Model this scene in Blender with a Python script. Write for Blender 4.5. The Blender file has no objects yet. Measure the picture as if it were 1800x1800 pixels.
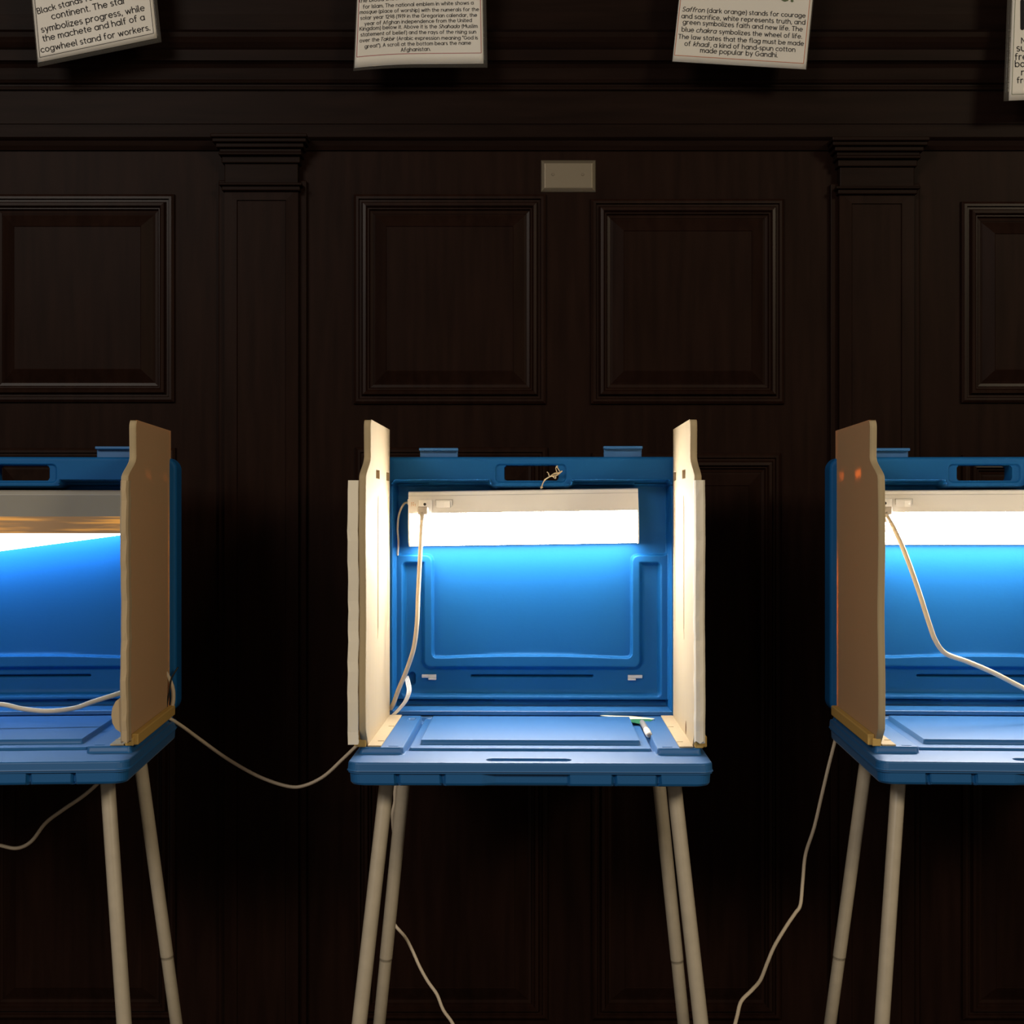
import bpy, bmesh, math, random
import numpy as np
from mathutils import Matrix, Vector
random.seed(7)
C = bpy.context.scene
COL = C.collection
# ------------------------------------------------------------------ camera, world, lights, exposure
EYE = 1.33            # camera height, metres
F = 2500.0            # focal length in pixels of an 1800 px frame
cd = bpy.data.cameras.new('camera'); cam = bpy.data.objects.new('camera', cd); COL.objects.link(cam)
cam.location = (0, 0, EYE); cam.rotation_euler = (math.pi/2, 0, 0)
cd.sensor_width = 36.0; cd.lens = F/1800*36.0; cd.clip_start = 0.05
C.camera = cam
w = bpy.data.worlds.new('dim_room'); C.world = w; w.use_nodes = True
w.node_tree.nodes['Background'].inputs[0].default_value = (1.0, 0.86, 0.70, 1)
w.node_tree.nodes['Background'].inputs[1].default_value = 0.125
def area(name, loc, target, size, power, col):
    l = bpy.data.lights.new(name, 'AREA'); l.shape = 'RECTANGLE'; l.size, l.size_y = size
    l.energy = power; l.color = col
    o = bpy.data.objects.new(name, l); COL.objects.link(o); o.location = loc
    o.rotation_euler = (Vector(target)-Vector(loc)).to_track_quat('-Z', 'Y').to_euler()
    return o
area('room_window_light', (-3.0, -3.4, 4.1), (0.0, 2.5, 1.0), (2.2, 1.6), 165.0, (1.0, 0.91, 0.80))
area('added_fill_right', (3.7, -3.0, 3.9), (-0.6, 2.5, 1.1), (1.2, 1.0), 120.0, (1.0, 0.84, 0.58))  # added fill for the outward panel faces, no lamp known there
C.view_settings.view_transform = 'Standard'; C.view_settings.look = 'None'
C.view_settings.gamma = 1.0; C.view_settings.use_curve_mapping = False
C.view_settings.exposure = 0.0
LAMP = 82.0           # radiance of the lit diffusers

def P(px, py, Z):     # a point of the photograph at distance Z in front of the camera
    return Vector(((px-900)*Z/F, Z, EYE-(py-900)*Z/F))

# ------------------------------------------------------------------ materials
def mat(name, col, rough=0.5, spec=0.5, metal=0.0, noise=None, bump=None, grain=None, coat=0.0, sheen=0.0, trans=None, emit=None):
    m = bpy.data.materials.new(name); m.use_nodes = True
    nt = m.node_tree; N = nt.nodes; L = nt.links
    b = N['Principled BSDF']; out = N['Material Output']
    b.inputs['Base Color'].default_value = (*col, 1); b.inputs['Roughness'].default_value = rough
    b.inputs['Specular IOR Level'].default_value = spec; b.inputs['Metallic'].default_value = metal
    b.inputs['Sheen Weight'].default_value = sheen; b.inputs['Sheen Roughness'].default_value = 0.35
    b.inputs['Coat Weight'].default_value = coat; b.inputs['Coat Roughness'].default_value = 0.25
    tc = N.new('ShaderNodeTexCoord')
    if noise:                       # (scale, amount, vector scale)
        mp = N.new('ShaderNodeMapping'); mp.inputs['Scale'].default_value = noise[2]
        L.new(tc.outputs['Object'], mp.inputs[0])
        n = N.new('ShaderNodeTexNoise'); n.inputs['Scale'].default_value = noise[0]; n.inputs['Detail'].default_value = 5
        L.new(mp.outputs[0], n.inputs[0])
        r = N.new('ShaderNodeValToRGB')
        a = noise[1]
        r.color_ramp.elements[0].position = .3; r.color_ramp.elements[1].position = .7
        r.color_ramp.elements[0].color = (*[c*(1-a) for c in col], 1)
        r.color_ramp.elements[1].color = (*[min(1, c*(1+a)) for c in col], 1)
        L.new(n.outputs[0], r.inputs[0]); L.new(r.outputs[0], b.inputs['Base Color'])
    if bump:                        # (scale, strength, distance, vector scale)
        mp = N.new('ShaderNodeMapping'); mp.inputs['Scale'].default_value = bump[3]
        L.new(tc.outputs['Object'], mp.inputs[0])
        n = N.new('ShaderNodeTexNoise'); n.inputs['Scale'].default_value = bump[0]; n.inputs['Detail'].default_value = 3
        L.new(mp.outputs[0], n.inputs[0])
        bp = N.new('ShaderNodeBump'); bp.inputs['Strength'].default_value = bump[1]; bp.inputs['Distance'].default_value = bump[2]
        L.new(n.outputs[0], bp.inputs['Height']); L.new(bp.outputs[0], b.inputs['Normal'])
    if trans:                       # (colour, factor) light seen through a thin sheet
        t = N.new('ShaderNodeBsdfTranslucent'); t.inputs[0].default_value = (*trans[0], 1)
        mx = N.new('ShaderNodeMixShader'); mx.inputs[0].default_value = trans[1]
        L.new(b.outputs[0], mx.inputs[1]); L.new(t.outputs[0], mx.inputs[2]); L.new(mx.outputs[0], out.inputs[0])
    if emit:
        b.inputs['Emission Color'].default_value = (*emit[0], 1); b.inputs['Emission Strength'].default_value = emit[1]
    return m
M = {}
M['blue'] = mat('blue_plastic', (0.0005, 0.105, 0.32), 0.50, 0.75, sheen=0.10, bump=(900, 0.10, 0.001, (1, 1, 1)))
M['blue_lid'] = mat('blue_plastic_scuffed', (0.006, 0.100, 0.305), 0.55, 0.15, bump=(150, 0.06, 0.002, (1, 1, 1.6)))
M['dark_hole'] = mat('unlit_hole_plastic', (0.01, 0.02, 0.05), 0.8, 0.1)
M['wood'] = mat('dark_mahogany', (0.0125, 0.0056, 0.0038), 0.40, 0.03, noise=(6, 0.22, (9, 9, 0.8)), bump=(30, 0.05, 0.002, (8, 8, 0.6)))
M['wood_m'] = mat('polished_mahogany_moulding', (0.0135, 0.0056, 0.0035), 0.32, 0.09, noise=(6, 0.22, (9, 9, 0.8)))
M['wood_h'] = mat('dark_mahogany_level_grain', (0.0105, 0.0052, 0.0038), 0.40, 0.03, noise=(6, 0.22, (0.8, 9, 9)), bump=(30, 0.05, 0.002, (0.6, 8, 8)))
M['cream'] = mat('cream_board', (0.50, 0.395, 0.25), 0.75, 0.2, noise=(20, 0.04, (8, 8, 0.6)), bump=(400, 0.06, 0.001, (1, 1, 0.2)))
M['cream_thin'] = mat('cream_board_thin', (0.90, 0.69, 0.40), 0.75, 0.2, bump=(400, 0.06, 0.001, (1, 1, 0.2)), trans=((0.80, 0.33, 0.08), 0.50))
M['tan'] = mat('tan_board', (0.50, 0.385, 0.24), 0.8, 0.1, bump=(60, 0.15, 0.002, (1, 1, 0.3)))
M['brown'] = mat('dark_brown_board', (0.16, 0.075, 0.03), 0.9, 0.1)
M['foot'] = mat('board_painted_glow', (0.56, 0.36, 0.11), 0.75, 0.1)  # light coming through the board is put into its base colour
M['paper_wrap'] = mat('pale_wrap_board', (0.80, 0.73, 0.60), 0.8, 0.2, bump=(60, 0.15, 0.002, (1, 1, 0.3)))
M['edge'] = mat('raw_board_edge', (0.42, 0.33, 0.20), 0.8, 0.1, bump=(300, 0.2, 0.001, (1, 1, 1)))
M['leg'] = mat('beige_painted_tube', (0.47, 0.405, 0.305), 0.30, 0.9, noise=(40, 0.06, (1, 1, 1)))
M['white'] = mat('white_enamel', (0.80, 0.77, 0.72), 0.35, 0.5)
M['white2'] = mat('white_switch_plastic', (0.84, 0.82, 0.78), 0.3, 0.5)
M['shaded_enamel'] = mat('enamel_painted_shaded', (0.30, 0.28, 0.24), 0.4, 0.3)  # left lamp's housing darkened in its colour, as if unlit
M['seam'] = mat('grey_seam', (0.45, 0.43, 0.40), 0.5)
M['grey_plug'] = mat('grey_plug_plastic', (0.42, 0.37, 0.32), 0.45)
M['cord'] = mat('ivory_cord', (0.62, 0.52, 0.39), 0.45)
M['black'] = mat('black_plastic', (0.008, 0.008, 0.008), 0.5)
M['print_brown'] = mat('brown_print', (0.55, 0.30, 0.14), 0.6)
M['chrome'] = mat('bright_zinc', (0.70, 0.72, 0.74), 0.25, metal=0.35)
M['plate'] = mat('brushed_steel_plate', (0.155, 0.128, 0.09), 0.42, metal=0.5, bump=(300, 0.05, 0.001, (1, 1, 1)))
M['paper'] = mat('laminated_paper', (0.62, 0.59, 0.54), 0.42, 0.35, bump=(5, 0.25, 0.006, (1, 1, 0.3)))
M['ink'] = mat('black_ink', (0.016, 0.015, 0.018), 0.7, 0.1)
M['ink_red'] = mat('dark_red_ink', (0.28, 0.02, 0.03), 0.5)
M['ink_orange'] = mat('rust_orange_ink', (0.40, 0.10, 0.03), 0.5)
M['ink_green'] = mat('dark_green_ink', (0.06, 0.09, 0.03), 0.5)
M['twine'] = mat('hemp_twine', (0.66, 0.52, 0.33), 0.9, 0.1)
M['card'] = mat('cream_card', (0.80, 0.74, 0.55), 0.6, 0.3)
M['card_green'] = mat('green_card', (0.02, 0.16, 0.07), 0.6, 0.3)
M['pen'] = mat('white_pen_plastic', (0.80, 0.76, 0.68), 0.3, 0.5)
M['pen_grey'] = mat('grey_pen_plastic', (0.30, 0.28, 0.27), 0.3, 0.5)
M['floor'] = mat('dark_floor_boards', (0.05, 0.032, 0.022), 0.4, 0.4, noise=(5, 0.4, (1, 8, 8)))
M['amber'] = mat('lens_edge_painted_glow', (0.42, 0.26, 0.14), 0.25, 0.5, emit=((1.0, 0.40, 0.05), 0.3))
def _painted_glints(m):  # orange glints and glow of the lens edge put in as streaked emission
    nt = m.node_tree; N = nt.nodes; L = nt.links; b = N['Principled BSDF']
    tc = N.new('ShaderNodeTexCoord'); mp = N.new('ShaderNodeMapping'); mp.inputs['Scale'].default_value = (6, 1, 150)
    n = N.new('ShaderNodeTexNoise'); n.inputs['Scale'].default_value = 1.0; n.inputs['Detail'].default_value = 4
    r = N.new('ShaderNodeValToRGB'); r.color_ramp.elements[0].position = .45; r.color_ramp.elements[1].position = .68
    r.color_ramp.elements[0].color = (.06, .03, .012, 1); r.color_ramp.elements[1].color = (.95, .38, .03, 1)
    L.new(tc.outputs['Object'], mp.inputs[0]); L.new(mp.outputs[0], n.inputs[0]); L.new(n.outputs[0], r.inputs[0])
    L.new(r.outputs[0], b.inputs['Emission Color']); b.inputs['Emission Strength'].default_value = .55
_painted_glints(M['amber'])
def emitter(name, col, s):
    m = bpy.data.materials.new(name); m.use_nodes = True
    b = m.node_tree.nodes['Principled BSDF']
    b.inputs['Base Color'].default_value = (.8, .8, .8, 1)
    b.inputs['Emission Color'].default_value = (*col, 1); b.inputs['Emission Strength'].default_value = s
    return m
M['glow'] = emitter('lit_diffuser', (1.0, 0.95, 0.88), LAMP*0.36)
M['glow_front'] = emitter('diffuser_front_face', (1.0, 0.95, 0.88), LAMP*1.05)
M['glow_warm'] = emitter('lit_diffuser_warm', (1.0, 0.94, 0.85), LAMP*0.36)
M['glow_cool'] = emitter('lit_diffuser_cool', (0.50, 0.74, 1.0), LAMP*0.22)
lam = bpy.data.materials.new('clear_laminate'); lam.use_nodes = True
_n = lam.node_tree.nodes; _l = lam.node_tree.links
_t = _n.new('ShaderNodeBsdfTransparent'); _m = _n.new('ShaderNodeMixShader'); _m.inputs[0].default_value = 0.10
_n['Principled BSDF'].inputs['Base Color'].default_value = (.30, .28, .25, 1); _n['Principled BSDF'].inputs['Roughness'].default_value = .12
_l.new(_t.outputs[0], _m.inputs[1]); _l.new(_n['Principled BSDF'].outputs[0], _m.inputs[2]); _l.new(_m.outputs[0], _n['Material Output'].inputs[0])
M['laminate'] = lam

# ------------------------------------------------------------------ mesh helpers
class MB:
    def __init__(self): self.v = []; self.f = []; self.sm = []
    def add(self, vs, fs, smooth=False):
        o = len(self.v); self.v += [tuple(p) for p in vs]
        self.f += [tuple(i+o for i in f) for f in fs]; self.sm += [smooth]*len(fs)
    def box(self, x0, x1, y0, y1, z0, z1, bev=0.0, seg=2):
        bm = bmesh.new(); bmesh.ops.create_cube(bm, size=1)
        for p in bm.verts:
            p.co = ((x0+x1)/2+p.co.x*(x1-x0), (y0+y1)/2+p.co.y*(y1-y0), (z0+z1)/2+p.co.z*(z1-z0))
        if bev: bmesh.ops.bevel(bm, geom=bm.edges[:], offset=bev, segments=seg, affect='EDGES', profile=0.5)
        bm.verts.index_update()
        self.add([p.co[:] for p in bm.verts], [[p.index for p in f.verts] for f in bm.faces], False); bm.free()
    def tube(self, pts, r, n=10, flat=1.0, caps=True):
        pts = [Vector(p) for p in pts]; k = len(pts)
        rr = r if isinstance(r, (list, tuple)) else [r]*k
        vs = []; ref = None
        for i, p in enumerate(pts):
            t = (pts[min(i+1, k-1)]-pts[max(i-1, 0)]).normalized()
            if ref is None:
                a = Vector((0, 1, 0)) if abs(t.y) < .9 else Vector((1, 0, 0))
                ref = (a-t*a.dot(t)).normalized()
            else: ref = (ref-t*ref.dot(t)).normalized()
            u = t.cross(ref)
            for j in range(n):
                q = 2*math.pi*j/n
                vs.append(p+(u*math.cos(q)+ref*math.sin(q)*flat)*rr[i])
        fs = [(i*n+j, i*n+(j+1) % n, (i+1)*n+(j+1) % n, (i+1)*n+j) for i in range(k-1) for j in range(n)]
        self.add(vs, fs, True)
        if caps: self.add([], []); o = len(self.v)-k*n; self.f += [tuple(o+j for j in reversed(range(n))), tuple(o+(k-1)*n+j for j in range(n))]; self.sm += [False]*2
    def prism(self, prof, x0, x1, smooth=False):       # prof = [(y, z)], extruded along x
        n = len(prof)
        vs = [(x0, y, z) for y, z in prof]+[(x1, y, z) for y, z in prof]
        fs = [(i, (i+1) % n, n+(i+1) % n, n+i) for i in range(n)]
        self.add(vs, fs, smooth); self.add(vs, [tuple(range(n))[::-1], tuple(range(n, 2*n))])
    def rings(self, x0, x1, z0, z1, prof, Y, cap=False):  # rectangular loft: prof = [(inset, out)], towards the room is -y
        vs = []
        for i, d in prof:
            vs += [(x0+i, Y-d, z0+i), (x1-i, Y-d, z0+i), (x1-i, Y-d, z1-i), (x0+i, Y-d, z1-i)]
        fs = [(k*4+j, k*4+(j+1) % 4, k*4+4+(j+1) % 4, k*4+4+j) for k in range(len(prof)-1) for j in range(4)]
        if cap: k = len(prof)-1; fs.append((k*4, k*4+1, k*4+2, k*4+3))
        self.add(vs, fs)
    def mesh(self, name, m, shift=(0, 0, 0), recalc=True):
        me = bpy.data.meshes.new(name); s = Vector(shift)
        me.from_pydata([tuple(Vector(p)-s) for p in self.v], [], self.f)
        me.polygons.foreach_set('use_smooth', self.sm)
        if recalc:
            bm = bmesh.new(); bm.from_mesh(me); bmesh.ops.recalc_face_normals(bm, faces=bm.faces[:]); bm.to_mesh(me); bm.free()
        me.materials.append(M[m]); me.update()
        return me
def obj(name, me, parent=None):
    o = bpy.data.objects.new(name, me); COL.objects.link(o)
    if parent: o.parent = parent
    return o
def empty(name, mtx):
    o = bpy.data.objects.new(name, None); COL.objects.link(o); o.matrix_world = mtx; o.empty_display_size = .05
    return o
def tag(o, label, cat, group=None):
    o['label'] = label; o['category'] = cat
    if group: o['group'] = group
    return o
def struct(o): o['kind'] = 'structure'; return o
def copy_tree(root, mtx):
    r = root.copy(); COL.objects.link(r); r.matrix_world = mtx
    for ch in root.children:
        c = ch.copy(); COL.objects.link(c); c.parent = r
        for g in ch.children:
            d = g.copy(); COL.objects.link(d); d.parent = c
    return r
def smooth_path(pts, n=8):
    pts = [Vector(p) for p in pts]; out = []
    q = [pts[0]*2-pts[1]]+pts+[pts[-1]*2-pts[-2]]
    for i in range(1, len(q)-2):
        a, b, c, d = q[i-1:i+3]
        for k in range(n):
            t = k/n
            out.append(0.5*((2*b)+(c-a)*t+(2*a-5*b+4*c-d)*t*t+(3*b-a-3*c+d)*t**3))
    out.append(pts[-1]); return out

# ------------------------------------------------------------------ the panelled wall
YW = 3.05; SW = YW/F
wx = lambda px: (px-900)*SW
wz = lambda py: EYE-(py-900)*SW
b = MB(); b.box(-3.2, 3.2, YW, YW+.12, 0, 3.1)
wall = struct(obj('wall_back', b.mesh('wall_back', 'wood')))
b = MB(); b.box(-3.2, 3.2, -4.5, YW+.12, -.05, 0)
struct(obj('floor', b.mesh('floor', 'floor')))
b = MB(); b.prism([(YW, 0), (YW-.022, 0), (YW-.022, .15), (YW-.014, .165), (YW-.010, .185), (YW, .19)], -3.2, 3.2)
struct(obj('baseboard_back', b.mesh('baseboard_back', 'wood_h')))
MOULD = [(0, 0), (.001, .007), (.006, .011), (.011, .011), (.013, .006), (.017, .006), (.021, .016), (.027, .017), (.031, .010), (.033, .010), (.036, .004), (.042, .003)]
FIELD = [(.041, .0015), (.044, .002), (.047, .003), (.070, .013), (.0715, .0115), (.0725, .0115)]
def wall_panel(x0, x1, y0, y1):
    X0, X1, Z0, Z1 = wx(x0), wx(x1), wz(y1), wz(y0)
    b = MB(); b.rings(X0, X1, Z0, Z1, MOULD, YW); obj('panel_moulding', b.mesh('panel_moulding', 'wood_m'), wall)
    b = MB(); b.rings(X0, X1, Z0, Z1, FIELD, YW, True); obj('raised_panel', b.mesh('raised_panel', 'wood'), wall)
for r in [(-30, 308, 342, 708), (622, 960, 342, 711), (1038, 1378, 350, 711), (1688, 2026, 355, 709),
          (-28, 310, 787, 1790), (625, 963, 786, 1791), (1040, 1372, 796, 1791), (1690, 2028, 800, 1791),
          (-800, -462, 342, 708), (-462+80, -110, 342, 708), (-800, -462, 787, 1790), (-382, -110, 787, 1790),
          (2104, 2440, 355, 709), (2104, 2440, 800, 1791)]:
    wall_panel(*r)
def pilaster(xl, xr, top):
    c = (xl+xr)/2; h = (xr-xl)/2
    p = lambda a, y, d, b: b.box(wx(c-a), wx(c+a), YW-d, YW+.001, y[1], y[0], .002)
    b = MB(); p(h+12, (wz(top+70), .16), .012, b)
    o = obj('pilaster', b.mesh('pilaster', 'wood'), wall)
    b = MB()
    b.rings(wx(c-h), wx(c+h), .19, wz(top+85), [(0, .011), (.001, .025), (.027, .026), (.0285, .0225), (.030, .0225)], YW, True)
    obj('shaft', b.mesh('shaft', 'wood'), o)
    b = MB()
    for a, y0, y1, d in [(h+18, top-2, top+5, .062), (h+16, top+5, top+12, .056), (h+11, top+12, top+20, .048), (h+6, top+20, top+27, .040),
                         (h+7, top+27, top+32, .044), (h+3, top+32, top+44, .034), (h-1, top+44, top+79, .028), (h+7, top+79, top+84, .040), (h+3, top+84, top+92, .034)]:
        p(a, (wz(y0), wz(y1)), d, b)
    obj('capital', b.mesh('capital', 'wood_h'), o)
pilaster(398, 528, 249); pilaster(1470, 1602, 255); pilaster(-680+0, -550, 249)
# entablature: a run of horizontal mouldings (px row, projection)
prof = [(266, 0), (265, .008), (258, .014), (250, .017), (247, .026), (245, .030), (226, .031), (225, .027), (223, .027), (222, .030), (166, .032), (164, .040),
        (160, .041), (158, .036), (155, .036), (153, .044), (149, .046), (147, .042), (128, .046), (122, .052), (119, .060), (118, .066), (100, .068), (97, .074), (90, .082), (84, .086), (80, .080), (72, .082), (69, .088), (66, .070), (64, .030), (30, .028), (-260, .028), (-262, 0)]
b = MB(); b.prism([(YW-d*.7, wz(y)) for y, d in prof]+[(YW+.001, wz(-262)), (YW+.001, wz(266))], -3.2, 3.2)
struct(obj('trim_1', b.mesh('trim_1', 'wood_h')))
# blank steel cover plate
X0, X1, Z0, Z1 = wx(951), wx(1047), wz(338), wz(282)
pl = empty('wall_plate', Matrix.Translation(((X0+X1)/2, YW, (Z0+Z1)/2)))
sh = pl.location
b = MB(); b.rings(X0, X1, Z0, Z1, [(0, 0), (0, .0015), (.002, .0035), (.0075, .0068), (.009, .007)], YW, True)
obj('cover', b.mesh('cover', 'plate', sh), pl)
for px in (972, 1024):
    b = MB(); cxp, czp = wx(px), wz(308)
    b.tube([(cxp, YW-.0065, czp), (cxp, YW-.0078, czp)], [.0035, .0026], 12)
    b.box(cxp-.0028, cxp+.0028, YW-.0081, YW-.0076, czp-.0005, czp+.0005)
    obj('screw', b.mesh('screw', 'plate', sh), pl)
tag(pl, 'blank steel electrical cover plate with two screws on dark panelled wall', 'wall plate')

# ------------------------------------------------------------------ voting booth
YL = 0.46             # local y of the lid rim plane
LS = (2.314+YL)/F     # metres per photo pixel there
lx = lambda px: (px-935)*LS
lz = lambda py: EYE-(py-900)*LS
TZ = 0.921            # tray top
def sdb(x, y, x0, x1, y0, y1, r=0.0):
    qx = np.abs(x-(x0+x1)/2)-(x1-x0)/2+r; qy = np.abs(y-(y0+y1)/2)-(y1-y0)/2+r
    return np.minimum(np.maximum(qx, qy), 0)+np.hypot(np.maximum(qx, 0), np.maximum(qy, 0))-r
def ins(sd, wdt):     # 1 inside the shape, 0 outside; the slope lies inside the outline
    t = np.clip(-sd/wdt, 0, 1); return t*t*(3-2*t)
def smin(a, b, k):
    h = np.clip(.5+.5*(b-a)/k, 0, 1); return b*(1-h)+a*h-k*h*(1-h)
def lines(lo, hi, edges, fine=.0012, reach=.008, coarse=.012):
    s = set([lo, hi])
    for e in edges:
        for k in np.arange(-reach, reach+1e-9, fine): s.add(e+k)
    for k in np.linspace(lo, hi, int((hi-lo)/coarse)+1): s.add(k)
    a = sorted(q for q in s if lo <= q <= hi); o = [a[0]]
    for q in a[1:]:
        if q-o[-1] > fine*.6: o.append(q)
    o[-1] = hi
    return np.array(o)
def round_outline(X, Y, x0, x1, y0, y1, r):
    X = X.copy(); Y = Y.copy()
    cx = np.clip(X, x0+r, x1-r); cy = np.clip(Y, y0+r, y1-r)
    dx, dy = X-cx, Y-cy; d = np.hypot(dx, dy); m = (d > r) & (dx != 0) & (dy != 0)
    X[m] = cx[m]+dx[m]/d[m]*r; Y[m] = cy[m]+dy[m]/d[m]*r
    return X, Y
def grid_mesh(name, front, back, hole, m):   # two sheets of the same grid stitched along every open edge
    ny, nx = front.shape[:2]
    V = np.concatenate([front.reshape(-1, 3), back.reshape(-1, 3)]); n = nx*ny
    idx = np.arange(n).reshape(ny, nx)
    q = np.stack([idx[:-1, :-1], idx[:-1, 1:], idx[1:, 1:], idx[1:, :-1]], -1)
    keep = ~hole
    qf = q[keep]; qb = qf[:, ::-1]+n
    sides = []
    K = np.pad(keep, 1)
    for (a, bb, di, dj) in ((0, 1, -1, 0), (1, 2, 0, 1), (2, 3, 1, 0), (3, 0, 0, -1)):
        nb = K[1+di:K.shape[0]-1+di, 1+dj:K.shape[1]-1+dj]
        e = q[keep & ~nb]
        sides.append(np.stack([e[:, bb], e[:, a], e[:, a]+n, e[:, bb]+n], -1))
    faces = np.concatenate([qf, qb]+sides)
    me = bpy.data.meshes.new(name)
    me.from_pydata(V.tolist(), [], faces.tolist())
    s = np.zeros(len(faces), bool); s[:len(qf)] = True
    me.polygons.foreach_set('use_smooth', s)
    bm = bmesh.new(); bm.from_mesh(me)
    bmesh.ops.dissolve_degenerate(bm, dist=1e-6, edges=bm.edges[:])
    bmesh.ops.recalc_face_normals(bm, faces=bm.faces[:])
    bm.to_mesh(me); bm.free()
    me.materials.append(M[m]); return me

def lid_mesh():
    px = LS
    gx = lines(lx(665), lx(1205), [lx(q) for q in (665, 692, 704, 716, 728, 746, 757, 826, 866, 872, 887, 983, 996, 1004, 1046, 1115, 1126, 1165, 1180, 1205)])
    gz = lines(lz(1258), lz(803), [lz(q) for q in (803, 816, 818, 845, 848, 842, 855, 978, 988, 1161, 1174, 1187, 1193, 1209, 1229, 1236, 1246, 1258)])
    X, Z = np.meshgrid(gx, gz)
    U = X/px+935; Vv = (EYE-Z)/px+900        # photo-like units, row grows downwards
    arc = 5*(1-((U-936)/180)**2)*(np.abs(U-936) < 180)
    pan = sdb(U, Vv, 690, 1182, 842, 1400, 10)
    tab = sdb(U, Vv, 864, 1005, 800, 854, 8)
    pan = np.maximum(pan, -tab)
    d = .050*ins(pan, 7)
    strip = sdb(U, Vv, 600, 1300, 830, 854, 2)
    d = np.where(pan < 0, d-.022*ins(strip, 3), d)
    pad = np.maximum(sdb(U, Vv, 684, 1188, 960, 1245, 6), pan)
    rec = smin(sdb(U, Vv, 692, 1180, 840, 978, 12), sdb(U, Vv+arc*(Vv > 1100), 757, 1115, 900, 1162, 12), 14)
    chan = np.maximum(sdb(U, Vv, 703, 1167, 988, 1230, 9), -sdb(U, Vv, 746, 1126, 900, 1174, 9))
    padd = .034+.016*ins(rec, 3.2)+.014*ins(chan, 9)
    d = np.where((Vv > 925) & (Vv < 1234), np.minimum(d, np.maximum(padd, .0)), d)
    hnd = sdb(U, Vv, 871, 997, 815, 849, 9)
    d += .006*ins(hnd, 3)
    d += .014*ins(sdb(U, Vv, 826, 1046, 1190.5, 1196, 2.5), 1.6)
    d += .008*ins(sdb(U, Vv, 1003, 1176, 1234, 1237, 1.5), 1.2)+.008*ins(sdb(U, Vv, 692, 870, 1234, 1237, 1.5), 1.2)
    d += .008*ins(sdb(U, Vv, 690, 753, 847, 850, 1.5), 1.2)+.008*ins(sdb(U, Vv, 1118, 1180, 847, 850, 1.5), 1.2)
    d += .012*ins(sdb(U, Vv, 714, 728, 1186, 1211, 7), 2.5)
    d += .006*ins(sdb(U, Vv, 1137, 1143, 882, 888, 3), 2)
    e = -sdb(U, Vv, 665, 1205, 803, 1258, 22); r = 6.0
    t = np.clip(e, 0, r); d += np.where(e < r, (r-np.sqrt(np.maximum(r*r-(r-t)**2, 0)))*px, 0)
    X2, Z2 = round_outline(X, Z, lx(665), lx(1205), lz(1258), lz(803), 22*px)
    hole_sd = sdb(U, Vv, 887, 983, 818, 845, 6)
    hc = (hole_sd[:-1, :-1]+hole_sd[1:, 1:]+hole_sd[:-1, 1:]+hole_sd[1:, :-1])/4 < 0
    front = np.stack([X2, YL+d, Z2], -1)
    back = np.stack([X2, np.maximum(YL+.058+0*X2, YL+d+.002), Z2], -1)
    return grid_mesh('lid', front, back, hc, 'blue_lid')
def tray_top():
    gx = lines(-.2985, .2985, [-.2985, -.287, -.24, -.222, -.212, -.208, -.19, -.07, .067, .19, .208, .212, .222, .24, .287, .2985], coarse=.02)
    gy = lines(.0018, .486, [.0018, .020, .046, .082, .092, .102, .119, .151, .42, .44, .455, .475], coarse=.02)
    X, Y = np.meshgrid(gx, gy); A = np.abs(X)
    z = np.zeros_like(X)
    z += .005*ins(sdb(X, Y, -.208, .208, .117, .46, .006), .0016)
    z = np.maximum(z, .0135*ins(sdb(X, Y, -.1915, .1915, .1505, .442, .004), .0018))
    z = np.maximum(z, .0095*ins(sdb(X, Y, -.29, .29, .457, .50, .002), .003))
    hump = sdb(A, Y, .2125, .289, .080, .46, .008)
    z = np.maximum(z, .0115*ins(hump, .0022))
    z -= .0035*ins(sdb(A, Y, .2078, .2128, .119, .44), .002)
    z -= .007*ins(sdb(A, Y, .2235, .241, .093, .0985, .002), .0015)
    z -= .007*ins(sdb(A, Y, .222, .236, .405, .425, .002), .0015)
    z -= .012*ins(sdb(X, Y, -.072, .069, .0195, .0465, .012), .0016)
    e = -sdb(X, Y, -.2985, .2985, .0018, .50, .021); r = .0028; t = np.clip(e, 0, r)
    z -= np.where(e < r, r-np.sqrt(np.maximum(r*r-(r-t)**2, 0)), 0)
    X2, Y2 = round_outline(X, Y, -.2985, .2985, .0018, .486, .021)
    front = np.stack([X2, Y2, TZ+z], -1); back = np.stack([X2, Y2, TZ-.018+0*z], -1)
    return grid_mesh('tray', front, back, np.zeros((X.shape[0]-1, X.shape[1]-1), bool), 'blue')
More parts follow.
